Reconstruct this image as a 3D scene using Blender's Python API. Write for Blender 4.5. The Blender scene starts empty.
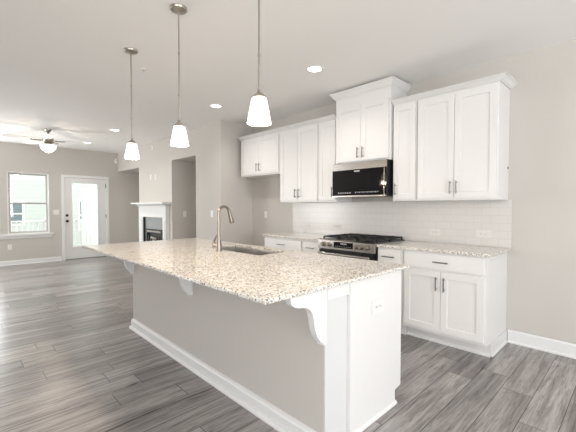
import bpy, bmesh, math, random
from mathutils import Vector, Matrix
random.seed(7)
PI = math.pi
scene = bpy.context.scene
COL = scene.collection

# ------------------------------------------------------------------ camera
cam_d = bpy.data.cameras.new('camera')
cam_d.sensor_width = 36.0
cam_d.sensor_fit = 'HORIZONTAL'
cam_d.lens = 344.67 * 36.0 / 576.0
cam_d.clip_start = 0.05
cam = bpy.data.objects.new('camera', cam_d)
COL.objects.link(cam)
cam.location = (0, 0, 1.3068)
cam.rotation_euler = (math.radians(90 - 1.491), 0, math.radians(45.92))
scene.camera = cam

# ------------------------------------------------------------------ world, exposure
w = bpy.data.worlds.new('world')
scene.world = w
w.use_nodes = True
bg = w.node_tree.nodes['Background']
bg.inputs[0].default_value = (0.94, 0.975, 1.0, 1)
bg.inputs[1].default_value = 2.6
scene.view_settings.view_transform = 'Standard'
scene.view_settings.look = 'None'
scene.view_settings.gamma = 1.0
scene.view_settings.use_curve_mapping = False
scene.view_settings.exposure = 0.25
scene.cycles.max_bounces = 10
scene.cycles.diffuse_bounces = 6
scene.cycles.glossy_bounces = 4
scene.cycles.transparent_max_bounces = 12
scene.cycles.sample_clamp_indirect = 6.0

# ------------------------------------------------------------------ daylight at the windows, plus an added great room fill
def area(name, loc, rot, sx, sy, power, color):
    d = bpy.data.lights.new(name, 'AREA')
    d.shape = 'RECTANGLE'
    d.size, d.size_y = sx, sy
    d.energy = power
    d.color = color
    o = bpy.data.objects.new(name, d)
    COL.objects.link(o)
    o.location = loc
    o.rotation_euler = rot
    return o

DAY = (0.985, 0.995, 1.0)
FRONT_Y, RIGHT_X = -3.2, 3.2
area('daylight_dining', (RIGHT_X - .03, 0.9, 1.45), (0, math.radians(112), 0), 1.9, 2.6, 88, DAY)
area('daylight_behind', (1.5, FRONT_Y + .03, 1.45), (math.radians(112), 0, 0), 3.0, 1.7, 72, DAY)
area('great_room_fill', (-9.0, FRONT_Y + .03, 1.5), (math.radians(115), 0, math.radians(-25)), 1.5, 1.8, 105, DAY)  # added fill to brighten the great room, set in an assumed unseen window
area('daylight_twin_window', (-9.80, 0.28, 1.45), (0, math.radians(-97), 0), 1.3, 0.66, 28, DAY)

# ------------------------------------------------------------------ materials
def new_mat(name):
    m = bpy.data.materials.new(name)
    m.use_nodes = True
    return m, m.node_tree.nodes, m.node_tree.links, m.node_tree.nodes['Principled BSDF']

def simple(name, col, rough=.5, metal=0.0, spec=.5, bump=0.0, bscale=60.0, var=0.0, vscale=3.0):
    m, N, L, P = new_mat(name)
    P.inputs['Base Color'].default_value = (*col, 1)
    P.inputs['Roughness'].default_value = rough
    P.inputs['Metallic'].default_value = metal
    P.inputs['Specular IOR Level'].default_value = spec
    tc = N.new('ShaderNodeTexCoord')
    if var:
        n = N.new('ShaderNodeTexNoise'); n.inputs['Scale'].default_value = vscale
        L.new(tc.outputs['Object'], n.inputs['Vector'])
        mx = N.new('ShaderNodeMix'); mx.data_type = 'RGBA'
        mx.inputs[6].default_value = (*[c * (1 - var) for c in col], 1)
        mx.inputs[7].default_value = (*[min(1, c * (1 + var)) for c in col], 1)
        L.new(n.outputs['Fac'], mx.inputs[0]); L.new(mx.outputs[2], P.inputs['Base Color'])
    if bump:
        n = N.new('ShaderNodeTexNoise'); n.inputs['Scale'].default_value = bscale
        L.new(tc.outputs['Object'], n.inputs['Vector'])
        b = N.new('ShaderNodeBump'); b.inputs['Strength'].default_value = bump
        b.inputs['Distance'].default_value = .01
        L.new(n.outputs['Fac'], b.inputs['Height']); L.new(b.outputs['Normal'], P.inputs['Normal'])
    return m

def emit(name, col, strength):
    m, N, L, P = new_mat(name)
    P.inputs['Base Color'].default_value = (*col, 1)
    P.inputs['Emission Color'].default_value = (*col, 1)
    P.inputs['Emission Strength'].default_value = strength
    P.inputs['Roughness'].default_value = .3
    return m

M = {}
M['wall'] = simple('greige_wall_paint', (.57, .544, .512), .75, spec=.25, bump=.03, bscale=220)
M['ceiling'] = simple('ceiling_paint', (.90, .893, .882), .85, spec=.2, bump=.05, bscale=150)
M['trim'] = simple('white_trim_paint', (.77, .77, .765), .4, spec=.4)
M['strip'] = simple('white_drywall_edge', (.66, .665, .665), .6)
M['cab'] = simple('white_cabinet_paint', (.765, .757, .748), .35, spec=.4)
M['nickel'] = simple('brushed_nickel', (.29, .255, .215), .32, metal=1.0)
M['lampnickel'] = simple('satin_nickel', (.46, .43, .385), .3, metal=1.0)
M['steel'] = simple('stainless_steel', (.46, .43, .40), .26, metal=1.0, var=.06, vscale=12)
M['sinksteel'] = simple('satin_sink_steel', (.50, .48, .45), .3, metal=1.0)
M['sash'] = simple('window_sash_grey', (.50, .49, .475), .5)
M['handle'] = simple('pull_metal', (.20, .19, .18), .36, metal=1.0)
M['black_glass'] = simple('black_glass', (.004, .004, .005), .05, spec=.32)
M['black'] = simple('black_enamel', (.012, .012, .013), .35)
M['iron'] = simple('cast_iron', (.012, .012, .012), .55, bump=.1, bscale=90)
M['bronze'] = simple('dark_bronze', (.03, .026, .024), .4, metal=.8)
M['plastic'] = simple('white_plastic', (.80, .79, .77), .4)
M['almond'] = simple('soft_white_plastic', (.69, .67, .65), .4)
M['slot'] = simple('slot_shadow_grey', (.12, .12, .12), .6)
M['mark'] = simple('printed_light_marks', (.62, .62, .62), .5)
M['slate'] = simple('grey_tile', (.30, .315, .32), .35, var=.12, vscale=5)
M['log'] = simple('ceramic_log', (.42, .40, .38), .8, var=.4, vscale=14, bump=.4, bscale=30)
M['shade'] = emit('frosted_glass_lit', (1.0, .955, .86), 2.0)
M['fanglass'] = emit('fan_bowl_lit', (1.0, .95, .88), 2.2)
M['lens'] = emit('recessed_lens_lit', (1.0, .97, .92), 6.0)
M['blade'] = simple('fan_blade_pale', (.80, .79, .78), .45, var=.1, vscale=6)
M['vinyl'] = simple('white_vinyl', (.82, .82, .80), .45)
M['deck'] = simple('deck_boards', (.42, .39, .35), .7, var=.2, vscale=4)
M['roofing'] = simple('roof_shingle', (.25, .25, .26), .9, var=.2, vscale=8)
M['lawn'] = simple('lawn_ground', (.20, .26, .13), .95, var=.3, vscale=2)
M['dark_window'] = simple('house_window_glass', (.16, .20, .22), .1)
M['seal'] = simple('weather_strip_grey', (.30, .30, .30), .6)

def glass_mat():
    m, N, L, P = new_mat('window_glass')
    out = [n for n in N if n.type == 'OUTPUT_MATERIAL'][0]
    tr = N.new('ShaderNodeBsdfTransparent'); tr.inputs[0].default_value = (.97, .985, .98, 1)
    gl = N.new('ShaderNodeBsdfGlossy'); gl.inputs['Roughness'].default_value = .02
    mx = N.new('ShaderNodeMixShader'); mx.inputs[0].default_value = .07
    L.new(tr.outputs[0], mx.inputs[1]); L.new(gl.outputs[0], mx.inputs[2])
    L.new(mx.outputs[0], out.inputs[0])
    return m
M['glass'] = glass_mat()

def ramp(N, stops):
    r = N.new('ShaderNodeValToRGB')
    e = r.color_ramp.elements
    e[0].position, e[0].color = stops[0][0], (*stops[0][1], 1)
    e[1].position, e[1].color = stops[-1][0], (*stops[-1][1], 1)
    for p, c in stops[1:-1]:
        x = e.new(p); x.color = (*c, 1)
    return r

def granite():
    m, N, L, P = new_mat('speckled_granite')
    tc = N.new('ShaderNodeTexCoord')
    def noise(scale, detail=3, off=0.0, rough=.6):
        mp = N.new('ShaderNodeMapping'); mp.inputs['Location'].default_value = (off, off * .7, off * 1.3)
        L.new(tc.outputs['Object'], mp.inputs[0])
        n = N.new('ShaderNodeTexNoise'); n.inputs['Scale'].default_value = scale
        n.inputs['Detail'].default_value = detail; n.inputs['Roughness'].default_value = rough
        L.new(mp.outputs[0], n.inputs['Vector'])
        return n
    def over(base, col, fac):
        mx = N.new('ShaderNodeMix'); mx.data_type = 'RGBA'
        L.new(fac, mx.inputs[0]); L.new(base, mx.inputs[6]); mx.inputs[7].default_value = (*col, 1)
        return mx.outputs[2]
    b = noise(24, 4)
    r0 = ramp(N, [(.36, (.69, .645, .57)), (.5, (.78, .75, .70)), (.64, (.82, .80, .76))])
    L.new(b.outputs['Fac'], r0.inputs[0])
    c = r0.outputs[0]
    for scale, off, lo, hi, col in ((64, 3.1, .60, .65, (.50, .42, .33)), (72, 9.7, .60, .65, (.36, .335, .31)),
                                     (40, 5.9, .63, .68, (.88, .86, .82)), (72, 1.3, .60, .63, (.13, .10, .08)),
                                     (88, 7.7, .605, .63, (.03, .027, .027))):
        n = noise(scale, 2, off)
        r = ramp(N, [(lo, (0, 0, 0)), (hi, (1, 1, 1))])
        L.new(n.outputs['Fac'], r.inputs[0])
        c = over(c, col, r.outputs[0])
    L.new(c, P.inputs['Base Color'])
    P.inputs['Roughness'].default_value = .14
    P.inputs['Specular IOR Level'].default_value = .5
    return m
M['granite'] = granite()

def floor_mat():
    m, N, L, P = new_mat('grey_plank_floor')
    tc = N.new('ShaderNodeTexCoord')
    sep = N.new('ShaderNodeSeparateXYZ'); L.new(tc.outputs['Object'], sep.inputs[0])
    ax = N.new('ShaderNodeMath'); ax.operation = 'ADD'; ax.inputs[1].default_value = 20 * .1865 + .695
    L.new(sep.outputs['X'], ax.inputs[0])
    ay = N.new('ShaderNodeMath'); ay.operation = 'ADD'; ay.inputs[1].default_value = 20.35
    L.new(sep.outputs['Y'], ay.inputs[0])
    rw = N.new('ShaderNodeMath'); rw.operation = 'DIVIDE'; rw.inputs[1].default_value = .1865; L.new(ax.outputs[0], rw.inputs[0])
    rf = N.new('ShaderNodeMath'); rf.operation = 'FLOOR'; L.new(rw.outputs[0], rf.inputs[0])
    wn = N.new('ShaderNodeTexWhiteNoise'); wn.noise_dimensions = '1D'; L.new(rf.outputs[0], wn.inputs['W'])
    sh = N.new('ShaderNodeMath'); sh.operation = 'MULTIPLY_ADD'; sh.inputs[1].default_value = 1.22
    L.new(wn.outputs['Value'], sh.inputs[0]); L.new(ay.outputs[0], sh.inputs[2])
    cmb = N.new('ShaderNodeCombineXYZ'); L.new(sh.outputs[0], cmb.inputs[0]); L.new(ax.outputs[0], cmb.inputs[1])
    br = N.new('ShaderNodeTexBrick')
    br.offset = 0.0; br.offset_frequency = 2; br.squash = 1
    br.inputs['Color1'].default_value = (0, 0, 0, 1); br.inputs['Color2'].default_value = (1, 1, 1, 1)
    br.inputs['Mortar'].default_value = (.5, .5, .5, 1)
    br.inputs['Scale'].default_value = 1.0
    br.inputs['Mortar Size'].default_value = .0022
    br.inputs['Mortar Smooth'].default_value = .1
    br.inputs['Bias'].default_value = 0.0
    br.inputs['Brick Width'].default_value = 1.22
    br.inputs['Row Height'].default_value = .1865
    L.new(cmb.outputs[0], br.inputs['Vector'])
    # grain: noise stretched along the plank, shifted per plank
    sc = N.new('ShaderNodeMath'); sc.operation = 'MULTIPLY'; sc.inputs[1].default_value = 37.0
    L.new(br.outputs['Color'], sc.inputs[0])
    mp = N.new('ShaderNodeCombineXYZ')
    gx = N.new('ShaderNodeMath'); gx.operation = 'MULTIPLY'; gx.inputs[1].default_value = 22.0
    L.new(sep.outputs['X'], gx.inputs[0])
    gy = N.new('ShaderNodeMath'); gy.operation = 'MULTIPLY'; gy.inputs[1].default_value = 1.3
    L.new(sep.outputs['Y'], gy.inputs[0])
    L.new(gx.outputs[0], mp.inputs[0]); L.new(gy.outputs[0], mp.inputs[1]); L.new(sc.outputs[0], mp.inputs[2])
    n1 = N.new('ShaderNodeTexNoise'); n1.inputs['Scale'].default_value = 1.0
    n1.inputs['Detail'].default_value = 6; n1.inputs['Roughness'].default_value = .68
    n1.inputs['Distortion'].default_value = .9
    L.new(mp.outputs[0], n1.inputs['Vector'])
    g = ramp(N, [(.30, (.115, .103, .099)), (.44, (.235, .215, .207)), (.56, (.34, .316, .305)), (.74, (.465, .44, .428))])
    L.new(n1.outputs['Fac'], g.inputs[0])
    f2 = N.new('ShaderNodeCombineXYZ')
    hx = N.new('ShaderNodeMath'); hx.operation = 'MULTIPLY'; hx.inputs[1].default_value = 75.0
    L.new(sep.outputs['X'], hx.inputs[0])
    hy = N.new('ShaderNodeMath'); hy.operation = 'MULTIPLY'; hy.inputs[1].default_value = 5.0
    L.new(sep.outputs['Y'], hy.inputs[0])
    L.new(hx.outputs[0], f2.inputs[0]); L.new(hy.outputs[0], f2.inputs[1]); L.new(sc.outputs[0], f2.inputs[2])
    n2 = N.new('ShaderNodeTexNoise'); n2.inputs['Scale'].default_value = 1.0
    n2.inputs['Detail'].default_value = 4; n2.inputs['Roughness'].default_value = .6; n2.inputs['Distortion'].default_value = 1.2
    L.new(f2.outputs[0], n2.inputs['Vector'])
    fg = ramp(N, [(.30, (.52, .50, .49)), (.45, (.95, .95, .95)), (.70, (1.14, 1.14, 1.14))])
    L.new(n2.outputs['Fac'], fg.inputs[0])
    gm = N.new('ShaderNodeMix'); gm.data_type = 'RGBA'; gm.blend_type = 'MULTIPLY'; gm.inputs[0].default_value = 1
    L.new(g.outputs[0], gm.inputs[6]); L.new(fg.outputs[0], gm.inputs[7])
    # tone per plank
    tone = N.new('ShaderNodeMapRange'); tone.inputs['To Min'].default_value = .76; tone.inputs['To Max'].default_value = 1.2
    L.new(br.outputs['Color'], tone.inputs['Value'])
    mul = N.new('ShaderNodeMix'); mul.data_type = 'RGBA'; mul.blend_type = 'MULTIPLY'; mul.inputs[0].default_value = 1
    L.new(gm.outputs[2], mul.inputs[6]); L.new(tone.outputs[0], mul.inputs[7])
    mo = N.new('ShaderNodeMix'); mo.data_type = 'RGBA'
    L.new(br.outputs['Fac'], mo.inputs[0]); L.new(mul.outputs[2], mo.inputs[6]); mo.inputs[7].default_value = (.03, .026, .025, 1)
    L.new(mo.outputs[2], P.inputs['Base Color'])
    rr = N.new('ShaderNodeMapRange'); rr.inputs['To Min'].default_value = .22; rr.inputs['To Max'].default_value = .38
    L.new(n1.outputs['Fac'], rr.inputs['Value']); L.new(rr.outputs[0], P.inputs['Roughness'])
    P.inputs['Specular IOR Level'].default_value = .62
    b = N.new('ShaderNodeBump'); b.inputs['Strength'].default_value = .12; b.inputs['Distance'].default_value = .004
    L.new(n1.outputs['Fac'], b.inputs['Height']); L.new(b.outputs[0], P.inputs['Normal'])
    return m
M['floor'] = floor_mat()

def tile_mat():
    m, N, L, P = new_mat('white_subway_tile')
    tc = N.new('ShaderNodeTexCoord')
    sep = N.new('ShaderNodeSeparateXYZ'); L.new(tc.outputs['Object'], sep.inputs[0])
    cmb = N.new('ShaderNodeCombineXYZ'); L.new(sep.outputs['X'], cmb.inputs[0]); L.new(sep.outputs['Z'], cmb.inputs[1])
    br = N.new('ShaderNodeTexBrick')
    br.inputs['Color1'].default_value = (.68, .66, .64, 1); br.inputs['Color2'].default_value = (.665, .645, .625, 1)
    br.inputs['Mortar'].default_value = (.60, .58, .56, 1)
    br.inputs['Scale'].default_value = 1; br.inputs['Mortar Size'].default_value = .0022
    br.inputs['Brick Width'].default_value = .152; br.inputs['Row Height'].default_value = .0765
    L.new(cmb.outputs[0], br.inputs['Vector'])
    L.new(br.outputs['Color'], P.inputs['Base Color'])
    P.inputs['Roughness'].default_value = .22
    b = N.new('ShaderNodeBump'); b.inputs['Strength'].default_value = .15; b.inputs['Distance'].default_value = .001
    b.invert = True
    L.new(br.outputs['Fac'], b.inputs['Height']); L.new(b.outputs[0], P.inputs['Normal'])
    return m
M['tile'] = tile_mat()

def siding_mat():
    m, N, L, P = new_mat('lap_siding')
    tc = N.new('ShaderNodeTexCoord')
    wv = N.new('ShaderNodeTexWave'); wv.wave_type = 'BANDS'; wv.bands_direction = 'Z'; wv.wave_profile = 'SAW'
    wv.inputs['Scale'].default_value = 1.6
    L.new(tc.outputs['Object'], wv.inputs['Vector'])
    b = N.new('ShaderNodeBump'); b.inputs['Strength'].default_value = .8; b.inputs['Distance'].default_value = .05
    L.new(wv.outputs['Fac'], b.inputs['Height']); L.new(b.outputs[0], P.inputs['Normal'])
    P.inputs['Base Color'].default_value = (.64, .65, .625, 1)
    P.inputs['Roughness'].default_value = .7
    return m
M['siding'] = siding_mat()

# ------------------------------------------------------------------ builders
ORG = {}
class MB:
    """collects shapes in world coordinates, builds ONE mesh object"""
    def __init__(s): s.bm = bmesh.new()
    def box(s, x0, x1, y0, y1, z0, z1, bevel=0):
        v = [s.bm.verts.new((x, y, z)) for x in (x0, x1) for y in (y0, y1) for z in (z0, z1)]
        fs = [s.bm.faces.new([v[i] for i in q]) for q in ((0, 1, 3, 2), (4, 6, 7, 5), (0, 4, 5, 1), (2, 3, 7, 6), (0, 2, 6, 4), (1, 5, 7, 3))]
        if bevel:
            ed = list({e for f in fs for e in f.edges})
            bmesh.ops.bevel(s.bm, geom=ed, offset=bevel, segments=2, affect='EDGES')
        return s
    def prism(s, pts, axis, a, b):
        """polygon pts (u,v) extruded along axis from a to b; axis x: (y,z), y: (x,z), z: (x,y)"""
        def P(u, v, t): return {'x': (t, u, v), 'y': (u, t, v), 'z': (u, v, t)}[axis]
        A = [s.bm.verts.new(P(u, v, a)) for u, v in pts]
        B = [s.bm.verts.new(P(u, v, b)) for u, v in pts]
        n = len(pts)
        s.bm.faces.new(A); s.bm.faces.new(B[::-1])
        for i in range(n): s.bm.faces.new((A[i], A[(i + 1) % n], B[(i + 1) % n], B[i]))
        return s
    def lathe(s, prof, c, axis=(0, 0, 1), n=24):
        """prof: (r, h) along axis from c"""
        ax = Vector(axis).normalized()
        u = ax.orthogonal().normalized(); v = ax.cross(u)
        c = Vector(c); rings = []
        for r, h in prof:
            if r < 1e-6: rings.append([s.bm.verts.new(c + ax * h)])
            else: rings.append([s.bm.verts.new(c + ax * h + (u * math.cos(2 * PI * i / n) + v * math.sin(2 * PI * i / n)) * r) for i in range(n)])
        for A, B in zip(rings, rings[1:]):
            for i in range(n):
                j = (i + 1) % n
                q = [A[i % len(A)], A[j % len(A)], B[j % len(B)], B[i % len(B)]]
                q2 = []
                for x in q:
                    if x not in q2: q2.append(x)
                if len(q2) > 2: s.bm.faces.new(q2)
        return s
    def cyl(s, a, b, r, n=16, r2=None):
        a, b = Vector(a), Vector(b); h = (b - a).length
        r2 = r if r2 is None else r2
        return s.lathe([(0, 0), (r, 0), (r2, h), (0, h)], a, b - a, n)
    def tube(s, pts, r, n=10):
        pts = [Vector(p) for p in pts]
        rs = r if isinstance(r, (list, tuple)) else [r] * len(pts)
        prev = None; rings = []
        for i, p in enumerate(pts):
            t = (pts[min(i + 1, len(pts) - 1)] - pts[max(i - 1, 0)]).normalized()
            u = t.orthogonal().normalized() if prev is None else (prev - t * prev.dot(t)).normalized()
            prev = u; v = t.cross(u)
            rings.append([s.bm.verts.new(p + (u * math.cos(2 * PI * k / n) + v * math.sin(2 * PI * k / n)) * rs[i]) for k in range(n)])
        for A, B in zip(rings, rings[1:]):
            for k in range(n): s.bm.faces.new((A[k], A[(k + 1) % n], B[(k + 1) % n], B[k]))
        s.bm.faces.new(rings[0][::-1]); s.bm.faces.new(rings[-1])
        return s
    def shaker(s, x0, x1, z0, z1, yf, t=.02, rail=.057, dep=.009):
        """shaker panel facing -y with its face at yf"""
        v = [s.bm.verts.new((x, y, z)) for x in (x0, x1) for y in (yf, yf + t) for z in (z0, z1)]
        q = [(0, 1, 3, 2), (4, 6, 7, 5), (2, 3, 7, 6), (0, 2, 6, 4), (1, 5, 7, 3)]
        for f in q: s.bm.faces.new([v[i] for i in f])
        rings = [[v[0], v[4], v[5], v[1]]]
        for ins, dy in ((rail, 0), (rail + .003, dep)):
            rings.append([s.bm.verts.new(p) for p in ((x0 + ins, yf + dy, z0 + ins), (x1 - ins, yf + dy, z0 + ins), (x1 - ins, yf + dy, z1 - ins), (x0 + ins, yf + dy, z1 - ins))])
        for A, B in zip(rings, rings[1:]):
            for i in range(4): s.bm.faces.new((A[i], A[(i + 1) % 4], B[(i + 1) % 4], B[i]))
        s.bm.faces.new(rings[-1])
        return s
    def build(s, name, mat, parent=None, smooth=False, origin=None):
        bmesh.ops.recalc_face_normals(s.bm, faces=s.bm.faces)
        o0 = Vector(ORG[parent.name]) if parent else Vector(origin or (0, 0, 0))
        bmesh.ops.translate(s.bm, verts=s.bm.verts, vec=-o0)
        me = bpy.data.meshes.new(name); s.bm.to_mesh(me); s.bm.free()
        me.materials.append(M[mat] if isinstance(mat, str) else mat)
        if smooth:
            for p in me.polygons: p.use_smooth = True
            try: me.set_sharp_from_angle(angle=math.radians(35))
            except Exception: pass
        o = bpy.data.objects.new(name, me); COL.objects.link(o)
        if parent: o.parent = parent
        else: o.location = o0
        ORG[o.name] = tuple(o0)
        return o

def B(*a, **k): return MB().box(*a, **k)
def tag(o, label, cat, group=None, kind=None):
    o['label'] = label; o['category'] = cat
    if group: o['group'] = group
    if kind: o['kind'] = kind
    return o
def thing(name, label, cat, loc, group=None):
    o = bpy.data.objects.new(name, None); COL.objects.link(o)
    o.location = loc; o.empty_display_size = .05
    ORG[o.name] = tuple(loc)
    return tag(o, label, cat, group)
def struct(o): o['kind'] = 'structure'; return o
def sroot(name, loc):
    o = bpy.data.objects.new(name, None); COL.objects.link(o); o.location = loc
    ORG[o.name] = tuple(loc); o['kind'] = 'structure'; return o
def dup(root, loc, label, rotz=None):
    r = root.copy(); COL.objects.link(r); r.location = loc; r['label'] = label
    if rotz is not None: r.rotation_euler = (0, 0, rotz)
    for ch in list(root.children):
        c = ch.copy(); COL.objects.link(c); c.parent = r
        for g in list(ch.children):
            d = g.copy(); COL.objects.link(d); d.parent = c
    return r

# ------------------------------------------------------------------ dimensions
W = 3.84                    # kitchen wall
FX = -9.846                 # far wall
CH = 2.743                  # ceiling
FPY = 3.18                  # fireplace wall plane
PX = -4.88                  # pillar side facing the fridge space
T = .15

# ------------------------------------------------------------------ room shell
struct(B(FX - T, RIGHT_X + T, FRONT_Y - T, W + T, -.12, 0).build('floor', 'floor'))
struct(B(FX - T, RIGHT_X + T, FRONT_Y - T, W + T, CH, CH + .12).build('ceiling', 'ceiling'))
struct(B(FX, RIGHT_X, W, W + T, 0, CH).build('wall_back', 'wall'))

def wall_with_holes(name, axis, at, th, u0, u1, holes):
    """axis 'x': wall in plane x=at..at+th spanning y; holes (u0,u1,z0,z1) sorted by u"""
    m = MB()
    def bb(a, b, z0, z1):
        if b - a < 1e-4 or z1 - z0 < 1e-4: return
        if axis == 'x': m.box(min(at, at + th), max(at, at + th), a, b, z0, z1)
        else: m.box(a, b, min(at, at + th), max(at, at + th), z0, z1)
    u = u0
    for a, b, z0, z1 in holes:
        bb(u, a, 0, CH); bb(a, b, 0, z0); bb(a, b, z1, CH); u = b
    bb(u, u1, 0, CH)
    return struct(m.build(name, 'wall'))
WIN1 = (.85, 1.63, .69, 2.10)
WIN2 = (-.06, .72, .69, 2.10)
DOOR = (1.925, 2.885, 0, 2.045)
wall_with_holes('wall_left', 'x', FX, -T, FRONT_Y, W + T, [WIN2, WIN1, DOOR])
W3 = (-.05, 3.05, .6, 2.3); W4 = (-9.75, -8.25, .6, 2.4); W5 = (-.4, 2.2, .5, 2.4)
wall_with_holes('wall_front', 'y', FRONT_Y, -T, FX - T, RIGHT_X + T, [W4, W3])
wall_with_holes('wall_right', 'x', RIGHT_X, T, FRONT_Y, W + T, [W5])

# fireplace wall: chimney breast, niche headers, pillar block
BX0, BX1 = -8.39, -6.669
NZ = 2.25
struct(B(BX0, BX1, FPY, W, 0, CH).build('wall_fireplace', 'wall'))
struct(B(-5.703, PX, FPY, W, 0, CH).build('wall_pillar', 'wall'))
m = MB(); m.box(FX, BX0, FPY, W, NZ, CH); m.box(BX1, -5.703, FPY, W, NZ, CH)
struct(m.build('wall_header', 'wall'))

# baseboards
def bboard(m, axis, face, a, b, s, h=.105, t=.014):
    """face: wall plane, s: +1/-1 direction out of the wall"""
    o = face + s * t; sh = face + s * (t + .014)
    if axis == 'x':   # runs along x, wall plane is y=face
        m.prism([(face, 0), (sh, 0), (sh, .012), (o, .02), (o, h - .012), (face + s * .006, h), (face, h)], 'x', a, b)
    else:
        m.prism([(face, 0), (sh, 0), (sh, .012), (o, .02), (o, h - .012), (face + s * .006, h), (face, h)], 'y', a, b)
m = MB(); bboard(m, 'y', FX, FRONT_Y, 1.865, 1); bboard(m, 'y', FX, 2.945, W, 1)
struct(m.build('baseboard_left', 'trim'))
m = MB(); bboard(m, 'x', W, -.895, RIGHT_X, -1, h=.12)
struct(m.build('baseboard_back', 'trim'))
m = MB(); bboard(m, 'x', FPY, -5.703, PX, -1); bboard(m, 'x', FPY, BX0, -8.21, -1); bboard(m, 'x', W, FX, BX0, -1); bboard(m, 'x', W, BX1, -5.703, -1)
bboard(m, 'y', BX1, FPY, W, 1); bboard(m, 'y', PX, FPY, W, 1); bboard(m, 'x', W, PX, -3.83, -1)
struct(m.build('baseboard_fireplace', 'trim'))
m = MB(); bboard(m, 'y', RIGHT_X, FRONT_Y, W, -1); bboard(m, 'x', FRONT_Y, FX, RIGHT_X, 1)
struct(m.build('baseboard_front', 'trim'))

# ------------------------------------------------------------------ windows on the far wall
def far_window(name, y0, y1, z0, z1, sash=True):
    r = sroot(name, (FX, (y0 + y1) / 2, z0))
    xo = FX - .10; xi = FX - .055
    m = MB()
    f = .028
    m.box(xo, xi, y0, y0 + f, z0, z1); m.box(xo, xi, y1 - f, y1, z0, z1)
    m.box(xo, xi, y0 + f, y1 - f, z1 - f, z1); m.box(xo, xi, y0 + f, y1 - f, z0, z0 + f)
    m.build('frame', 'vinyl', r)
    zm = (z0 + z1) / 2 - .01
    a, b = y0 + f, y1 - f
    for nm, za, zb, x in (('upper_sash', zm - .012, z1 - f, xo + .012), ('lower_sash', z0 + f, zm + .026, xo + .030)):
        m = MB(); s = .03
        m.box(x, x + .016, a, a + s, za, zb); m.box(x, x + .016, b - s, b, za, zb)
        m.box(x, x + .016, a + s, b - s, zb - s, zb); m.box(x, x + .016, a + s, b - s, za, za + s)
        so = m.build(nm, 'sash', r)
        B(x + .006, x + .010, a + s, b - s, za + s, zb - s).build('pane', 'glass', so)
        if nm == 'lower_sash': B(x + .016, x + .034, (a + b) / 2 - .03, (a + b) / 2 + .03, zb - .012, zb).build('sash_lock', 'seal', so)
    m = MB()    # drywall return lining
    m.box(xi, FX + .004, y0, y0 + .012, z0, z1); m.box(xi, FX + .004, y1 - .012, y1, z0, z1); m.box(xi, FX + .004, y0, y1, z1 - .012, z1)
    m.build('jamb_lining', 'trim', r)
    return r
far_window('window_1', *WIN1)
far_window('window_2', *WIN2)
m = MB()
m.box(FX - .056, FX - .0005, WIN2[0] + .001, WIN2[1] - .001, .690, .696); m.box(FX - .056, FX - .0005, WIN1[0] + .001, WIN1[1] - .001, .690, .696)
m.box(FX, FX + .05, -.13, 1.70, .660, .696)
m.box(FX, FX + .018, -.10, 1.672, .595, .660)
struct(m.build('trim_1', 'trim'))

# windows behind the camera (openings with frames and mullions), one added for light
def plain_window(name, axis, at, u0, u1, z0, z1, n):
    m = MB()
    def bb(a, b, za, zb):
        if axis == 'y': m.box(a, b, at - .10, at - .05, za, zb)
        else: m.box(at + .05, at + .10, a, b, za, zb)
    f = .05
    bb(u0, u0 + f, z0, z1); bb(u1 - f, u1, z0, z1); bb(u0 + f, u1 - f, z1 - f, z1); bb(u0 + f, u1 - f, z0, z0 + f)
    for k in range(1, n):
        c = u0 + (u1 - u0) * k / n; bb(c - .04, c + .04, z0 + f, z1 - f)
    struct(m.build(name, 'vinyl'))
plain_window('window_3', 'y', FRONT_Y, *W3, 2)
plain_window('added_window', 'y', FRONT_Y, *W4, 2)  # added opening for the great room fill, kept clear of the microwave's reflection
plain_window('window_5', 'x', RIGHT_X, *W5, 2)

# ------------------------------------------------------------------ back door
d = sroot('door_1', (FX, 2.4, 0))
y0, y1 = 1.945, 2.865
m = MB(); c = .062
m.box(FX, FX + .018, 1.875, 1.875 + c, 0, 2.095); m.box(FX, FX + .018, 2.94 - c, 2.94, 0, 2.095); m.box(FX, FX + .018, 1.875 + c, 2.94 - c, 2.095 - c, 2.095)
m.build('casing', 'trim', d)
m = MB(); m.box(FX - T, FX, DOOR[0], y0 - .003, 0, 2.045); m.box(FX - T, FX, y1 + .003, DOOR[1], 0, 2.045); m.box(FX - T, FX, y0 - .003, y1 + .003, 2.028, 2.045)
m.build('jamb', 'trim', d)
B(FX - T, FX + .01, y0 - .003, y1 + .003, 0, .022).build('threshold', 'seal', d)
gy0, gy1, gz0, gz1 = 2.10, 2.678, .31, 1.905
m = MB(); xa, xb = FX - .052, FX - .008
m.box(xa, xb, y0, gy0, .024, 2.025); m.box(xa, xb, gy1, y1, .024, 2.025); m.box(xa, xb, gy0, gy1, gz1, 2.025); m.box(xa, xb, gy0, gy1, .024, gz0)
slab = m.build('slab', 'trim', d)
m = MB(); e = .022
for x in ((xb, xb + .008),):
    m.box(x[0], x[1], gy0 - e, gy0 + .006, gz0 - e, gz1 + e); m.box(x[0], x[1], gy1 - .006, gy1 + e, gz0 - e, gz1 + e)
    m.box(x[0], x[1], gy0 + .006, gy1 - .006, gz1 - .006, gz1 + e); m.box(x[0], x[1], gy0 + .006, gy1 - .006, gz0 - e, gz0 + .006)
m.build('glazing_bead', 'trim', slab)
B(FX - .034, FX - .028, gy0, gy1, gz0, gz1).build('pane', 'glass', slab)
MB().lathe([(0, 0), (.032, 0), (.032, .006), (.012, .012), (.012, .03), (.026, .038), (.029, .052), (.022, .064), (0, .068)], (xb, 1.99, .96), (1, 0, 0)).build('door_knob', 'bronze', slab, True)
MB().lathe([(0, 0), (.032, 0), (.030, .012), (.01, .014), (.008, .03), (0, .03)], (xb, 1.99, 1.10), (1, 0, 0)).build('deadbolt', 'bronze', slab, True)
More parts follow.
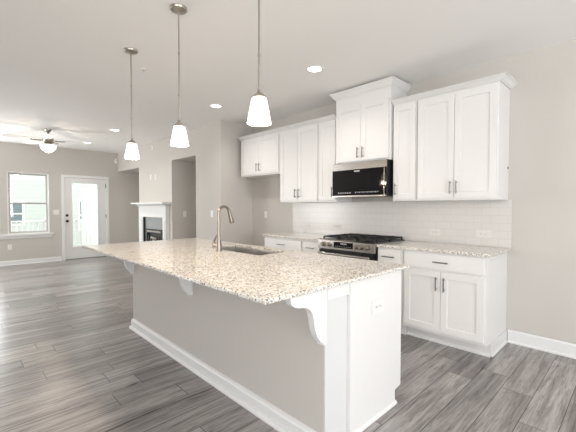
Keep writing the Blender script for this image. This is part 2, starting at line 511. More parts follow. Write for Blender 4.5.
for z in (.22, 1.07, 1.86):
    m = MB(); m.box(xb - .006, FX + .004, y1 - .004, y1 + .012, z - .05, z + .05); m.cyl((FX + .004, y1 + .003, z - .052), (FX + .004, y1 + .003, z + .052), .007, 8)
    m.build('hinge', 'handle', d)

# ------------------------------------------------------------------ outside, beyond the far wall
struct(B(-60, FX - T, -30, 40, -1.25, -1.2).build('ground', 'lawn'))
m = MB()
for k in range(20): m.box(FX - T - .02 - .14 * (k + 1) + .006, FX - T - .02 - .14 * k, -1.6, 3.8, -.09, -.05)
for y in (-1.5, 1.1, 3.7): m.box(-12.7, FX - T - .02, y - .04, y + .04, -.28, -.09); m.box(-12.5, -12.4, y - .05, y + .05, -1.2, -.28)
tag(m.build('deck', 'deck'), 'wooden deck outside the glazed back door', 'deck')
r = thing('deck_railing', 'white deck railing with upright balusters beyond the back door and window', 'railing', (-12.5, 1, -.05))
m = MB(); m.box(-12.56, -12.44, -1.55, 3.75, .87, .91); m.build('top_rail', 'vinyl', r)
B(-12.53, -12.47, -1.55, 3.75, .06, .11).build('bottom_rail', 'vinyl', r)
for y in (-1.5, .25, 2.0, 3.7): B(-12.56, -12.44, y - .06, y + .06, -.05, .98).build('post', 'vinyl', r)
y = -1.35
while y < 3.6:
    if min(abs(y - q) for q in (-1.5, .25, 2.0, 3.7)) > .09: B(-12.52, -12.48, y - .02, y + .02, .11, .87).build('baluster', 'vinyl', r)
    y += .125
r = thing('privacy_screen', 'tall white board screen on the deck behind the door glass', 'screen', (-12.1, 3.3, -.05))
for k in range(8):
    B(-12.12, -12.08, 2.83 + k * .113, 2.83 + k * .113 + .108, -.05, 1.80).build('board', 'vinyl', r)
B(-12.14, -12.06, 2.82, 3.74, 1.80, 1.86).build('top_rail', 'vinyl', r)
r = thing('neighbour_house', 'pale green sided house across the yard beyond the deck', 'house', (-20, 2, -1.2))
B(-27, -20, -9, 7.5, -1.2, 5.2).build('wall', 'siding', r)
m = MB(); m.prism([(-28, 5.2), (-19.4, 5.2), (-23.7, 8.0)], 'y', -9.6, 8.1); m.build('roof', 'roofing', r)
for ya, yb, za, zb in ((1.45, 2.25, .55, 1.45), (-2.2, -1.2, .2, 1.6), (4.6, 5.5, .2, 1.6)):
    m = MB(); c = .1
    m.box(-20, -19.96, ya - c, yb + c, zb, zb + c); m.box(-20, -19.96, ya - c, yb + c, za - c, za)
    m.box(-20, -19.96, ya - c, ya, za, zb); m.box(-20, -19.96, yb, yb + c, za, zb); m.box(-20, -19.965, ya, yb, (za + zb) / 2 - .03, (za + zb) / 2 + .03)
    f = m.build('window', 'vinyl', r)
    B(-20, -19.985, ya, yb, za, zb).build('pane', 'dark_window', f)
B(-20, -19.95, 7.3, 7.5, -1.2, 5.2).build('corner_board', 'vinyl', r)

# ------------------------------------------------------------------ fireplace
MY = 3.10
r = thing('fireplace_mantel', 'white painted mantel surround with a projecting shelf around the fireplace', 'mantel', (-7.42, FPY, 0))
m = MB(); m.box(-8.39, -6.67, 2.977, FPY, 1.372, 1.405, bevel=.005); m.build('shelf', 'trim', r)
m = MB()
prof = [(0, 1.315), (.012, 1.315), (.018, 1.335), (.045, 1.358), (.05, 1.372), (0, 1.372)]
xs = [(-8.22 - o, -6.80 + o, MY - o, z) for o, z in prof]
rings = []
for x0, x1, yf, z in xs: rings.append([m.bm.verts.new(p) for p in ((x0, FPY, z), (x0, yf, z), (x1, yf, z), (x1, FPY, z))])
for A, C in zip(rings, rings[1:]):
    for i in range(3): m.bm.faces.new((A[i], A[i + 1], C[i + 1], C[i]))
m.build('bed_molding', 'trim', r)
m = MB(); m.box(-8.22, -6.80, MY, FPY, 1.085, 1.315); m.build('frieze', 'trim', r)
for x0, x1 in ((-8.22, -7.99), (-6.945, -6.80)):
    m = MB(); m.box(x0, x1, MY, FPY, 0, 1.085); m.box(x0 + .035, x1 - .035, MY - .01, MY, .2, 1.03); m.box(x0 - .012, x1 + .012, MY - .018, FPY, 0, .16)
    m.build('pilaster', 'trim', r)
r = thing('fireplace', 'black gas fireplace insert with pale logs framed by grey tile', 'fireplace', (-7.445, FPY, 0))
m = MB(); m.box(-7.955, -6.93, 3.15, FPY, .82, 1.085); m.box(-7.955, -7.86, 3.15, FPY, 0, .82); m.box(-7.03, -6.93, 3.15, FPY, 0, .82)
m.build('tile_surround', 'slate', r)
for a, b in ((-7.988, -7.958), (-6.947, -6.932)): B(a, b, 3.112, FPY, 0, 1.083).build('edge_trim', 'black', r)
m = MB(); m.box(-7.86, -7.80, 3.125, FPY, .05, .82); m.box(-7.09, -7.03, 3.125, FPY, .05, .82); m.box(-7.80, -7.09, 3.125, FPY, .74, .82); m.box(-7.80, -7.09, 3.125, FPY, .05, .15)
fr = m.build('frame', 'black', r)
B(-7.80, -7.09, 3.120, 3.126, .752, .79).build('louver', 'steel', fr)
m = MB(); m.box(-7.80, -7.09, 3.170, FPY, .15, .74); m.build('firebox', 'black', r)
for k, (x, dz, a) in enumerate(((-7.62, .0, .2), (-7.40, .03, -.3), (-7.25, 0, .4), (-7.5, .12, -.1))):
    m = MB(); m.cyl((x - .12 * math.cos(a), 3.145, .50 + dz - .12 * math.sin(a)), (x + .12 * math.cos(a), 3.145, .50 + dz + .12 * math.sin(a) * .6), .022, 10)
    m.build('log', 'log', r, True)
m = MB()
for k in range(7): m.box(-7.74 + k * .1, -7.725 + k * .1, 3.130, 3.165, .16, .66)
m.build('grate', 'steel', r)

# ------------------------------------------------------------------ cabinets
def pull(parent, c, length, vert):
    x, y, z = c; h = length / 2; m = MB()
    if vert:
        m.cyl((x, y - .028, z - h), (x, y - .028, z + h), .006, 10)
        for s in (-1, 1): m.cyl((x, y - .028, z + s * h * .72), (x, y, z + s * h * .72), .005, 8)
    else:
        m.cyl((x - h, y - .028, z), (x + h, y - .028, z), .006, 10)
        for s in (-1, 1): m.cyl((x + s * h * .72, y - .028, z), (x + s * h * .72, y, z), .005, 8)
    return m.build('handle', 'handle', parent, True)

def cabinet(name, label, x0, x1, z0, z1, yfront, doors=(), drawers=(), toe=None, rec=.07, back=W, cat='cabinet', group=None):
    """doors: (x0,x1,z0,z1,handle_x or None,handle_z); door face lies .02 in front of yfront"""
    e = .0015
    r = thing(name, label, cat, ((x0 + x1) / 2, back, z0), group)
    m = MB()
    if toe:
        m.box(x0 + e, x1 - e, yfront, back - .001, toe, z1); m.box(x0 + e, x1 - e, yfront + rec, back - .001, 0, toe)
    else: m.box(x0 + e, x1 - e, yfront, back - .001, z0, z1)
    m.build('carcass', 'cab', r)
    for a, b, c, d, hx, hz in doors:
        o = MB().shaker(a, b, c, d, yfront - .02, t=.0195).build('door', 'cab', r)
        if hx is not None: pull(o, (hx, yfront - .02, hz), .128, True)
    for a, b, c, d in drawers:
        o = MB().box(a, b, yfront - .02, yfront - .0005, c, d, bevel=.003).build('drawer', 'cab', r)
        pull(o, ((a + b) / 2, yfront - .02, (c + d) / 2), .135, False)
    return r
UF = 3.514
UB, UT = 1.374, 2.43
DZ0, DZ1 = 1.395, 2.405
G_U = 'white wall cabinets along the kitchen wall'
cabinet('wall_cabinet', 'short two-door white cabinet over the empty refrigerator space', -4.775, -3.795, 1.81, UT, UF,
        [(-4.745, -4.285, 1.835, DZ1, -4.318, 1.94), (-4.281, -3.825, 1.835, DZ1, -4.248, 1.94)], group=G_U)
cabinet('wall_cabinet', 'two-door white wall cabinet between refrigerator space and narrow cabinet by microwave', -3.793, -3.038, UB, UT, UF,
        [(-3.775, -3.417, DZ0, DZ1, -3.452, 1.50), (-3.413, -3.055, DZ0, DZ1, -3.378, 1.50)], group=G_U)
cabinet('wall_cabinet', 'narrow single-door white cabinet on the refrigerator side of the microwave', -3.036, -2.732, UB, UT, UF,
        [(-3.018, -2.750, DZ0, DZ1, -2.783, 1.50)], group=G_U)
TF = 3.474
cabinet('wall_cabinet', 'raised white cabinet with two doors directly above the microwave', -2.718, -1.958, 1.836, 2.655, TF,
        [(-2.690, -2.338, 1.856, 2.515, -2.371, 1.95), (-2.334, -1.982, 1.856, 2.515, -2.301, 1.95)], group=G_U)
cabinet('wall_cabinet', 'narrow single-door white cabinet between microwave and the wide end cabinet', -1.948, -1.674, UB, UT, UF,
        [(-1.935, -1.690, DZ0, DZ1, -1.905, 1.50)], group=G_U)
cabinet('wall_cabinet', 'wide two-door white wall cabinet at the open end of the run', -1.672, -.911, UB, UT, UF,
        [(-1.655, -1.294, DZ0, DZ1, -1.322, 1.50), (-1.290, -.928, DZ0, DZ1, -1.262, 1.50)], group=G_U)
tag(MB().cyl((-.911, 3.80, 1.68), (-.907, 3.80, 1.68), .012, 10).build('screw_cap', 'black', None, origin=(-.911, 3.80, 1.68)),
    'tiny black cap on the side of the end wall cabinet', 'cap')

def crown(label, x0, x1, yf, zb, zt, ol, orr, ov=.066):
    o_ = ov; h = zt - zb
    prof = [(.0005, 0), (.010, 0), (.012, .12 * h), (.022, .2 * h), (.034, .5 * h), (.052, .78 * h), (.060, .84 * h), (o_, .86 * h), (o_, h), (.0005, h)]
    m = MB(); rings = []
    for o, z in prof:
        a, b = x0 - o * ol, x1 + o * orr
        rings.append([m.bm.verts.new(p) for p in ((a, W - .001, zb + z), (a, yf - o, zb + z), (b, yf - o, zb + z), (b, W - .001, zb + z))])
    for A, C in zip(rings, rings[1:]):
        for i in range(3): m.bm.faces.new((A[i], A[i + 1], C[i + 1], C[i]))
    m.bm.faces.new(rings[-1])
    tag(m.build('crown_molding', 'cab', None, origin=((x0 + x1) / 2, yf, zb)), label, 'molding', 'crown moldings on the wall cabinets')
crown('white crown molding over refrigerator space and the cabinets up to the microwave', -4.775, -2.732, UF, UT + .0005, 2.474, 0, 0)
crown('topmost white crown molding on the raised cabinet, close under the ceiling', -2.716, -1.960, TF, 2.638, 2.715, 1, 1, .060)
crown('white crown molding over the wide end cabinet and its narrow neighbour', -1.950, -.911, UF, UT + .0005, 2.474, 0, 1)
# the short bit of molding between the raised cabinet's side and its return
# base cabinets
BF = W - .613
BT = .884
G_B = 'white base cabinets along the kitchen wall'
cabinet('base_cabinet', 'white base cabinet with a wide drawer beside the refrigerator space', -3.815, -3.066, 0, BT, BF,
        [(-3.80, -3.442, .145, .705, -3.477, .60), (-3.438, -3.08, .145, .705, -3.403, .60)], [(-3.80, -3.08, .725, .868)], toe=.115, group=G_B)
cabinet('base_cabinet', 'narrow white base cabinet on the refrigerator side of the range', -3.064, -2.737, 0, BT, BF,
        [(-3.047, -2.752, .145, .705, -2.785, .60)], [(-3.047, -2.752, .725, .868)], toe=.115, group=G_B)
cabinet('base_cabinet', 'narrow white base cabinet between range and two-door base cabinet', -1.960, -1.672, 0, BT, BF,
        [(-1.948, -1.692, .145, .705, -1.92, .60)], [(-1.948, -1.692, .725, .868)], toe=.115, group=G_B)
r = cabinet('base_cabinet', 'two-door white base cabinet with one drawer at the open end of the run', -1.670, -.911, 0, BT, BF,
        [(-1.648, -1.294, .145, .705, -1.328, .595), (-1.290, -.93, .145, .705, -1.256, .595)], [(-1.648, -.93, .725, .868)], toe=.115, rec=.105, group=G_B)
m = MB(); m.prism([(-.903, 0), (-.891, 0), (-.891, .012), (-.896, .02), (-.903, .02)], 'y', BF + .09, W - .03); m.prism([(BF + .105, 0), (BF + .09, 0), (BF + .09, .012), (BF + .105, .02)], 'x', -1.67, -.891)
m.build('shoe_molding', 'trim', r)
B(-.911, -.903, BF + .105, W - .001, 0, .115).build('end_skin', 'cab', r)

def slab(name, label, x0, x1, y0, y1, z0, z1, group=None, hole=None):
    m = MB()
    if hole is None: m.box(x0, x1, y0, y1, z0, z1, bevel=.004)
    else:
        a, b, c, d = hole
        def ring(z, q): return [m.bm.verts.new((x, y, z)) for x, y in q]
        out = [(x0, y0), (x1, y0), (x1, y1), (x0, y1)]; inn = [(a, c), (b, c), (b, d), (a, d)]
        e = .004
        oe = [(x0 + e, y0 + e), (x1 - e, y0 + e), (x1 - e, y1 - e), (x0 + e, y1 - e)]
        R = [ring(z0, inn), ring(z0, oe), ring(z0 + e, out), ring(z1 - e, out), ring(z1, oe), ring(z1, inn)]
        R.append(R[0])
        for A, C in zip(R, R[1:]):
            for i in range(4): m.bm.faces.new((A[i], A[(i + 1) % 4], C[(i + 1) % 4], C[i]))
    return tag(m.build(name, 'granite', None, origin=((x0 + x1) / 2, (y0 + y1) / 2, z0)), label, 'countertop', group)
CT = .914
slab('countertop', 'speckled granite countertop on the base cabinets beside the refrigerator space', -3.835, -2.735, W - .642, W - .010, BT + .001, CT, 'granite wall counters')
slab('countertop', 'speckled granite countertop running from the range to the open end', -1.962, -.874, W - .642, W - .010, BT + .001, CT, 'granite wall counters')
struct(B(-3.852, -.878, W - .009, W, CT - .002, UB + .001).build('wall_backsplash', 'tile'))

# ------------------------------------------------------------------ island
IX0, IX1, IY0, IY1 = -3.847, -1.143, 1.380, 2.152
IZ = .892
r = thing('kitchen_island', 'long kitchen island base with greige front and white end panel', 'island', ((IX0 + IX1) / 2, (IY0 + IY1) / 2, 0))
isl = r
m = MB(); m.box(IX0, IX1 - .012, IY0, IY0 + .19, 0, IZ); m.build('knee_wall', 'wall', r)
m = MB(); m.box(IX0 + .02, -3.02, IY0 + .19, IY1, .105, IZ); m.box(-2.13, IX1 - .012, IY0 + .19, IY1, .105, IZ); m.box(-3.02, -2.13, IY0 + .19, IY1, .105, .69); m.box(-3.02, -2.13, IY0 + .19, 1.70, .69, IZ); m.box(-3.02, -2.13, 2.13, IY1, .69, IZ); m.box(IX0 + .02, IX1 - .012, IY0 + .19, IY1 - .075, 0, .105); m.build('carcass', 'cab', r)
m = MB(); m.box(IX1 - .012, IX1 - .004, IY0 + .002, 1.570, 0, .822); m.build('end_strip', 'strip', r)
m = MB(); m.box(IX1 - .012, IX1 + .010, IY0 + .002, 1.574, .822, IZ); m.build('corner_block', 'cab', r)
m = MB(); m.prism([(1.576, 0), (2.078, 0), (2.078, .095), (2.152, .105), (2.152, IZ), (1.576, IZ)], 'x', IX1 - .012, IX1 + .016); m.build('end_panel', 'cab', r)
m = MB(); m.prism([(IX1 + .008, 0), (IX1 + .026, 0), (IX1 + .026, .012), (IX1 + .016, .022), (IX1 + .008, .022)], 'y', IY0 - .04, 2.092); m.build('shoe_molding', 'trim', r)
m = MB()
m.prism([(IY0, 0), (IY0 - .048, 0), (IY0 - .048, .010), (IY0 - .036, .022), (IY0 - .024, .024), (IY0 - .024, .078), (IY0 - .016, .09), (IY0, .097)], 'x', IX0, IX1 - .006)
m.build('baseboard', 'trim', r)
def corbel(xc):
    t = .019
    P = [(1.355, IZ), (1.120, IZ), (1.120, .866), (1.127, .848), (1.146, .832), (1.172, .823), (1.200, .819), (1.230, .812), (1.256, .797), (1.274, .772),
         (1.283, .742), (1.288, .710), (1.296, .680), (1.308, .652), (1.325, .627), (1.344, .608), (1.355, .602)]
    m = MB(); m.prism(P, 'x', xc - t, xc + t)
    c = m.build('corbel', 'trim', isl)
    B(xc - t - .004, xc + t + .004, 1.355, IY0, .592, IZ).build('back_plate', 'trim', c)
for xc in (-1.158, -2.563, -3.826): corbel(xc)
# working side of the island: doors and toe kick towards the range
for k in range(6):
    a = IX0 + .05 + k * .44
    m = MB(); v = MB()
    m.box(a, a + .43, IY1, IY1 + .018, .12, .87, bevel=.003); o = m.build('door', 'cab', r)
    MB().cyl((a + .06, IY1 + .045, .62), (a + .06, IY1 + .045, .76), .006, 8).cyl((a + .06, IY1 + .018, .64), (a + .06, IY1 + .045, .64), .005, 8).cyl((a + .06, IY1 + .018, .74), (a + .06, IY1 + .045, .74), .005, 8).build('handle', 'handle', o)
SK = (-2.98, -2.17, 1.765, 2.11)
slab('island_countertop', 'large speckled granite slab on the kitchen island with a sink cutout', -3.976, -1.102, .932, 2.21, IZ + .001, CT, hole=SK)

# sink
r = thing('sink', 'stainless double-bowl undermount sink set in the island top', 'sink', ((SK[0] + SK[1]) / 2, (SK[2] + SK[3]) / 2, .70))
xm = (SK[0] + SK[1]) / 2
for a, b in ((SK[0] - .004, xm - .008), (xm + .008, SK[1] + .004)):
    c, dd = SK[2] - .004, SK[3] + .004
    m = MB(); zt, zb_, th = IZ - .0005, .72, .004
    R = []
    for z, i in ((zt, -th), (zb_ - th, .006 - th), (zb_, .02)): pass
    def rr(z, i): return [m.bm.verts.new(p) for p in ((a + i, c + i, z), (b - i, c + i, z), (b - i, dd - i, z), (a + i, dd - i, z))]
    R = [rr(zb_ - th, .012), rr(zt, -th if False else 0), rr(zt, th), rr(zb_ + .02, .010), rr(zb_, .03)]
    for A, C in zip(R, R[1:]):
        for i in range(4): m.bm.faces.new((A[i], A[(i + 1) % 4], C[(i + 1) % 4], C[i]))
    m.bm.faces.new(R[0][::-1]); m.bm.faces.new(R[-1])
    o = m.build('bowl', 'sinksteel', r)
    MB().lathe([(0, .002), (.02, .002), (.035, .004), (.042, 0), (0, 0)][::-1], ((a + b) / 2, (c + dd) / 2, zb_ + .0005)).build('drain', 'nickel', o, True)
B(xm - .008, xm + .008, SK[2] - .004, SK[3] + .004, IZ - .03, IZ - .012).build('divider', 'steel', r)

# faucet
FXc, FYc = -2.632, 1.69
r = thing('kitchen_faucet', 'brushed nickel gooseneck pull-down faucet beside the island sink', 'faucet', (FXc, FYc, CT))
MB().lathe([(0, 0), (.031, 0), (.031, .006), (.028, .012), (.027, .03), (.026, .05), (.022, .075), (.0175, .10), (.0165, .115), (0, .115)], (FXc, FYc, CT)).build('base', 'nickel', r, True)
pts = [(FXc, FYc, CT + .11), (FXc, FYc, 1.10), (FXc, FYc, 1.21)]
rad = .056; cz = 1.256
for k in range(0, 14):
    a = math.radians(158) * k / 13
    pts.append((FXc, FYc + rad - rad * math.cos(a), cz + rad * math.sin(a)))
MB().tube(pts, [.0155, .0145, .0135] + [.0125] * (len(pts) - 3), 14).build('spout', 'nickel', r, True)
e = Vector(pts[-1]); dv = Vector((0, .30, -1)).normalized()
MB().lathe([(0, 0), (.0135, 0), (.0145, .02), (.016, .05), (.021, .100), (.021, .120), (.017, .125), (0, .125)], e - dv * .004, dv).build('spray_head', 'nickel', r, True)
m = MB(); m.cyl((FXc, FYc, CT + .052), (FXc - .085, FYc - .005, CT + .060), .0195, 14)
h = m.build('handle', 'nickel', r, True)
m = MB(); m.tube([(FXc - .078, FYc - .005, CT + .062), (FXc - .082, FYc, CT + .085), (FXc - .066, FYc + .008, CT + .115), (FXc - .040, FYc + .015, CT + .15)], [.012, .010, .0085, .007], 10)
m.build('lever', 'nickel', h, True)

# ------------------------------------------------------------------ range
RX0, RX1 = -2.730, -1.967
r = thing('gas_range', 'stainless slide-in gas range with black grates and front knobs', 'range', ((RX0 + RX1) / 2, W, 0))
B(RX0, RX1, 3.20, W - .012, .10, .905).build('body', 'black', r)
m = MB(); m.box(RX0 + .03, RX1 - .03, 3.26, W - .04, 0, .10); m.build('toe_base', 'black', r)
m = MB(); m.prism([(3.20, .815), (3.158, .815), (3.163, .915), (3.20, .928)], 'x', RX0 - .006, RX1 + .004); cp = m.build('control_panel', 'steel', r)
m = MB(); m.prism([(3.1565, .838), (3.1585, .838), (3.1625, .905), (3.1605, .905)], 'x', -2.50, -2.235); ds = m.build('display', 'black_glass', cp)
m = MB()
for k in range(4): m.box(-2.40 + k * .022, -2.386 + k * .022, 3.1590, 3.1600, .877, .893)
m.build('clock_digits', 'mark', ds)
m = MB()
for k in range(9): m.box(-2.47 + k * .025, -2.462 + k * .025, 3.157, 3.158, .852, .857)
m.build('display_marks', 'mark', ds)
for x in (-2.655, -2.575, -2.19, -2.125, -2.055):
    MB().lathe([(0, 0), (.027, 0), (.027, .006), (.022, .010), (.020, .034), (.017, .038), (0, .038)], (x, 3.160, .868), (0, -1, .05), 18).build('knob', 'nickel', r, True)
m = MB(); m.box(RX0 + .004, RX1 - .004, 3.165, 3.199, .235, .800, bevel=.003); od = m.build('oven_door', 'black', r)
m = MB(); m.box(RX0 + .10, RX1 - .10, 3.162, 3.165, .33, .66); m.build('window', 'black_glass', od)
m = MB(); m.cyl((RX0 + .03, 3.118, .765), (RX1 - .03, 3.118, .765), .013, 12)
for x in (RX0 + .06, RX1 - .06): m.cyl((x, 3.118, .765), (x, 3.166, .765), .010, 10)
m.build('handle', 'steel', od, True)
m = MB(); m.box(RX0 + .004, RX1 - .004, 3.168, 3.199, .105, .225, bevel=.003); m.build('warming_drawer', 'steel', r)
m = MB(); m.box(RX0 - .004, RX1 + .004, 3.185, W - .012, .9055, .922, bevel=.003); m.build('cooktop', 'black', r)
for cx, cy, rad in ((-2.56, 3.36, .045), (-2.56, 3.66, .035), (-2.348, 3.51, .05), (-2.135, 3.36, .04), (-2.135, 3.66, .045)):
    MB().lathe([(0, 0), (rad + .012, 0), (rad + .01, .006), (rad, .012), (rad * .9, .02), (0, .022)][::-1], (cx, cy, .9222)).build('burner', 'black', r, True)
for k in range(3):
    gx0 = RX0 + .012 + k * .2485; gx1 = gx0 + .242
    m = MB(); ya, yb = 3.235, 3.80; t = .007; z0, z1 = .942, .957
    for x in (gx0 + t, gx1 - t): m.box(x - t, x + t, ya, yb, z0, z1)
    for y in (ya + t, (ya + yb) / 2, yb - t): m.box(gx0, gx1, y - t, y + t, z0, z1)
    c = (gx0 + gx1) / 2
    m.box(c - .005, c + .005, ya, yb, z0 + .003, z1 + .004)
    for y in (ya + .14, yb - .14): m.box(gx0, gx1, y - .005, y + .005, z0 + .003, z1 + .004)
    for x in (gx0 + t, gx1 - t):
        for y in (ya + t, (ya + yb) / 2, yb - t): m.box(x - t, x + t, y - t, y + t, .9222, z0)
    m.build('grate', 'iron', r)

# ------------------------------------------------------------------ microwave
r = thing('microwave', 'over-the-range stainless and black glass microwave above the gas range', 'microwave', (-2.344, W, 1.43))
MX0, MX1, MYF = -2.722, -1.972, 3.41
B(MX0, MX1, 3.425, W - .012, 1.43, 1.834).build('body', 'black', r)
m = MB(); m.box(MX0, MX1, MYF, 3.424, 1.752, 1.832, bevel=.002); m.build('vent_band', 'steel', r)
m = MB(); m.box(MX0, MX1, MYF, 3.424, 1.445, 1.750, bevel=.002); dr = m.build('door', 'black_glass', r)
m = MB(); m.box(MX0, MX1, MYF - .004, 3.424, 1.428, 1.444, bevel=.002); m.build('bottom_trim', 'steel', r)
m = MB()
for k in range(6): m.box(-2.63 + k * .034, -2.618 + k * .034, MYF - .001, MYF, 1.468, 1.484)
for k in range(12): m.box(-2.38 + k * .027, -2.37 + k * .027, MYF - .001, MYF, 1.472 + .006 * (k % 2), 1.486)
m.build('control_marks', 'mark', dr)
m = MB()
for k in range(6): m.box(-2.395 + k * .013, -2.386 + k * .013, MYF - .001, MYF, 1.722, 1.738)
m.build('emblem', 'mark', dr)
B(MX1 - .030, MX1 - .022, MYF - .003, MYF, 1.450, 1.746).build('edge_trim', 'steel', dr)

# ------------------------------------------------------------------ pendants
G_P = 'pendant lamps over the island'
PZ = 1.756
r = thing('pendant_lamp', 'pendant lamp with frosted shade hanging over the island end nearest the range', 'pendant', (-1.452, 1.19, CH), G_P)
px, py = -1.452, 1.19
MB().lathe([(0, 0), (.062, 0), (.062, -.008), (.056, -.018), (.02, -.024), (.008, -.03), (0, -.03)], (px, py, CH)).build('canopy', 'lampnickel', r, True)
m = MB(); m.cyl((px, py, CH - .025), (px, py, 1.95), .0055, 10)
for z in (2.42, 2.12): m.cyl((px, py, z - .008), (px, py, z + .008), .0075, 10)
m.build('rod', 'lampnickel', r, True)
MB().lathe([(0, .05), (.009, .05), (.010, .035), (.016, .028), (.022, .024), (.036, .010), (.041, .004), (.041, 0), (0, 0)], (px, py, 1.8920)).build('shade_holder', 'lampnickel', r, True)
MB().lathe([(0, .1365), (.036, .136), (.041, .131), (.054, .065), (.065, .004), (.066, 0), (.062, 0), (.061, .006), (.050, .065), (.037, .125), (0, .130)], (px, py, PZ), n=32).build('shade', 'shade', r, True)
MB().lathe([(0, 0), (.016, .008), (.024, .03), (.021, .055), (.012, .08), (.012, .1), (0, .1)], (px, py, PZ + .045), n=14).build('bulb', 'lens', r, True)
pl0 = r
dup(r, (-2.365, 1.19, CH), 'pendant lamp with frosted shade, middle of the row of three over the island')
dup(r, (-3.30, 1.19, CH), 'pendant lamp with frosted shade hanging over the island end nearest the ceiling fan')
def point(name, loc, power, color, radius=.03, spot=None):
    d = bpy.data.lights.new(name, 'SPOT' if spot else 'POINT'); d.energy = power; d.color = color; d.shadow_soft_size = radius
    if spot: d.spot_size = math.radians(spot); d.spot_blend = .8
    o = bpy.data.objects.new(name, d); COL.objects.link(o); o.location = loc
    return o
WARM = (1.0, .82, .64)
for x in (-1.452, -2.365, -3.30): point('pendant_light', (x, 1.19, PZ + .01), 13, WARM, .05)

# ------------------------------------------------------------------ recessed lights
G_C = 'round recessed ceiling lights'
cans = [((-2.41, 2.72), 'recessed ceiling light in front of the raised microwave cabinet'),
        ((-4.26, 2.70), 'recessed ceiling light near the wall pillar by the refrigerator space'),
        ((-6.90, 2.18), 'recessed ceiling light out in front of the fireplace wall'),
        ((-8.67, 2.155), 'recessed ceiling light close to the fan blades and back door')]
for k, ((x, y), lab) in enumerate(cans):
    if k == 0:
        r = thing('recessed_light', lab, 'ceiling light', (x, y, CH), G_C)
        MB().lathe([(.070, 0), (.094, 0), (.094, -.004), (.088, -.008), (.070, -.004)], (x, y, CH), n=32).build('trim_ring', 'trim', r, True)
        MB().lathe([(0, -.0035), (.070, -.0035), (.070, 0), (0, 0)], (x, y, CH), n=32).build('lens', 'lens', r, True)
        can0 = r
    else: dup(can0, (x, y, CH), lab)
    sp = point('recessed_lamp', (x, y, CH - .02), 30, (1.0, .94, .86) if k < 2 else (1.0, .95, .88), .06, 150)

# ------------------------------------------------------------------ ceiling fan
fx, fy = -7.68, 1.27
r = thing('ceiling_fan', 'nickel ceiling fan with pale blades and lit glass bowl in the great room', 'ceiling fan', (fx, fy, CH))
MB().lathe([(0, 0), (.056, 0), (.055, -.02), (.04, -.05), (.02, -.065), (0, -.065)], (fx, fy, CH)).build('canopy', 'lampnickel', r, True)
MB().cyl((fx, fy, CH - .06), (fx, fy, 2.60), .012, 12).build('downrod', 'lampnickel', r, True)
MB().lathe([(0, .0), (.03, 0), (.05, -.02), (.085, -.035), (.092, -.055), (.092, -.085), (.08, -.11), (.06, -.13), (0, -.13)], (fx, fy, 2.615)).build('motor_housing', 'lampnickel', r, True)
lk = MB().lathe([(0, 0), (.06, 0), (.075, -.02), (.126, -.028), (.126, -.036), (0, -.036)], (fx, fy, 2.485)).build('light_kit', 'lampnickel', r, True)
MB().lathe([(.124, 0), (.128, -.012), (.115, -.06), (.08, -.105), (.04, -.13), (0, -.138), (0, 0)], (fx, fy, 2.449), n=28).build('glass_bowl', 'fanglass', lk, True)
for k in range(5):
    a = math.radians(62 + 72 * k)
    m = MB(); ca, sa = math.cos(a), math.sin(a)
    def tr(u, v, z): return (fx + u * ca - v * sa, fy + u * sa + v * ca, z)
    P = [(.22, -.055), (.30, -.066), (.58, -.072), (.64, -.06), (.665, -.03), (.665, .03), (.64, .06), (.58, .072), (.30, .066), (.22, .055)]
    A = [m.bm.verts.new(tr(u, v, 2.528 + v * .2)) for u, v in P]; C = [m.bm.verts.new(tr(u, v, 2.534 + v * .2)) for u, v in P]
    m.bm.faces.new(A); m.bm.faces.new(C[::-1])
    for i in range(len(P)): m.bm.faces.new((A[i], A[(i + 1) % len(P)], C[(i + 1) % len(P)], C[i]))
    bl = m.build('blade', 'blade', r)
    m = MB(); m.tube([tr(.11, 0, 2.53), tr(.17, 0, 2.522), tr(.27, 0, 2.526)], [.012, .010, .014], 8); m.build('blade_arm', 'lampnickel', bl, True)
point('fan_lamp', (fx, fy, 2.27), 12, (1.0, .9, .78), .08)

# ------------------------------------------------------------------ plates, outlets, switches
def plate(label, c, face, kind='outlet', w=.072, h=.116, horiz=False, group=None, mat='plastic'):
    """face: '-y' or '+x' outward direction"""
    if horiz: w, h = h, w
    name = {'outlet': 'wall_outlet', 'switch': 'light_switch', 'cable': 'cable_plate'}[kind]
    r = thing(name, label, {'outlet': 'outlet', 'switch': 'light switch', 'cable': 'wall plate'}[kind], c, group)
    x, y, z = c
    def bx(u0, u1, z0, z1, d0, d1, bevel=0):
        if face == '-y': return B(x + u0, x + u1, y - d1, y - d0, z + z0, z + z1, bevel=bevel)
        return B(x + d0, x + d1, y + u0, y + u1, z + z0, z + z1, bevel=bevel)
    bx(-w / 2, w / 2, -h / 2, h / 2, 0, .006, .002).build('cover_plate', mat, r)
    if kind == 'outlet':
        for s in (-1, 1):
            if horiz: u, v = s * .02, 0
            else: u, v = 0, s * .02
            so = bx(u - .015, u + .015, v - .013, v + .013, .006, .008).build('socket', mat, r)
            m = MB()
            for q in (-1, 1):
                if face == '-y': m.box(x + u + q * .006 - .0015, x + u + q * .006 + .0015, y - .0086, y - .008, z + v - .005, z + v + .005)
                else: m.box(x + .008, x + .0086, y + u + q * .006 - .0015, y + u + q * .006 + .0015, z + v - .005, z + v + .005)
            m.build('slots', 'slot', so)
    elif kind == 'switch':
        n = 2 if w > .1 else 1
        for i in range(n):
            u = (i - (n - 1) / 2) * .046
            bx(u - .016, u + .016, -.033, .033, .006, .009, .001).build('rocker', 'plastic', r)
    else: bx(-.012, .012, -.012, .012, .006, .010).build('jack', 'plastic', r)
    return r
G_O = 'outlets on the tile backsplash'
yb = W - .009
plate('sideways outlet on white tile above the counter by refrigerator space', (-3.55, yb, 1.02), '-y', horiz=True, group=G_O, mat='almond')
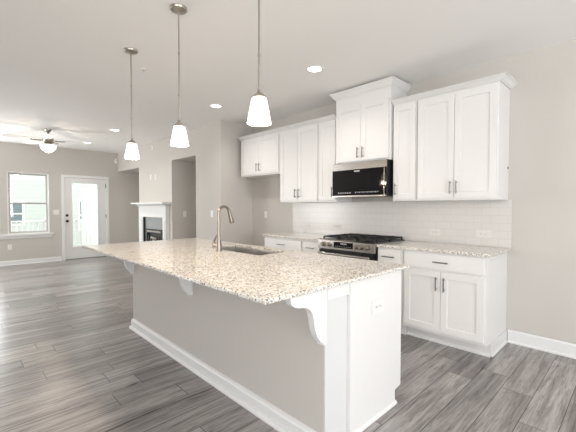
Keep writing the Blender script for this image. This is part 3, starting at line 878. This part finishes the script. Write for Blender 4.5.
plate('sideways outlet on white tile just before the range grates', (-2.963, yb, 1.035), '-y', horiz=True, group=G_O, mat='almond')
plate('sideways outlet on white tile between the range and end cabinet', (-1.613, yb, 1.03), '-y', horiz=True, group=G_O, mat='almond')
plate('wide sideways outlet on white tile nearest the open end of counter', (-1.12, yb, 1.036), '-y', horiz=True, w=.078, h=.135, group=G_O, mat='almond')
plate('white outlet on beige wall of the empty refrigerator space', (-4.508, W, 1.178), '-y')
plate('white light switch on the wall pillar behind the faucet', (-5.16, FPY, 1.19), '-y', 'switch')
plate('white outlet on shaded side of chimney breast', (BX1, 3.455, 1.165), '+x')
plate('white double light switch between window and back door', (FX, 1.762, 1.183), '+x', 'switch', w=.116)
plate('white outlet low on the wall beneath the window', (FX, .878, .41), '+x')
plate('white cable plate high on the chimney breast above mantel, nearer the window', (-7.70, FPY, 1.975), '-y', 'cable')
plate('white outlet high on the chimney breast above mantel, nearer the pillar', (-7.44, FPY, 1.965), '-y', 'outlet')
# island end outlet
plate('white sideways outlet on the end panel of the island', (IX1 + .016, 1.856, .70), '+x', w=.085, h=.135, horiz=True)

# small ceiling and wall devices
def disc(name, label, cat, c, axis, prof, mat, mat2=None):
    r = thing(name, label, cat, c)
    MB().lathe(prof, c, axis, 20).build('housing', mat, r, True)
    if mat2: MB().lathe([(0, prof[-1][1] - .002), (.012, prof[-1][1] - .002), (.010, prof[-1][1] + .006), (0, prof[-1][1] + .008)], c, axis, 14).build('sensor', mat2, r, True)
    return r
DP = [(0, 0), (.035, 0), (.034, .008), (.018, .014), (0, .014)]
disc('sprinkler_head', 'small white sprinkler cover on ceiling beyond the pendant canopies', 'sprinkler', (-3.651, 1.446, CH), (0, 0, -1), DP, 'plastic', 'steel')
disc('sprinkler_head', 'small white sprinkler cover on ceiling between the two great room lights', 'sprinkler', (-7.817, 2.315, CH), (0, 0, -1), DP, 'plastic', 'steel')
disc('sidewall_sprinkler', 'small dark round wall device high on the chimney breast', 'sprinkler', (-7.627, FPY, 2.615), (0, -1, 0), [(0, 0), (.04, 0), (.038, .006), (.02, .010), (0, .010)], 'plastic', 'black')
r = thing('motion_sensor', 'white motion sensor high in corner beside the niche header', 'sensor', (FX, 3.13, 2.515))
MB().lathe([(0, 0), (.045, 0), (.05, .02), (.04, .045), (.02, .058), (0, .06)], (FX, 3.13, 2.515), (1, 0, -.1), 18).build('housing', 'plastic', r, True)
B(FX, FX + .01, 3.10, 3.16, 2.56, 2.60).build('bracket', 'plastic', r)
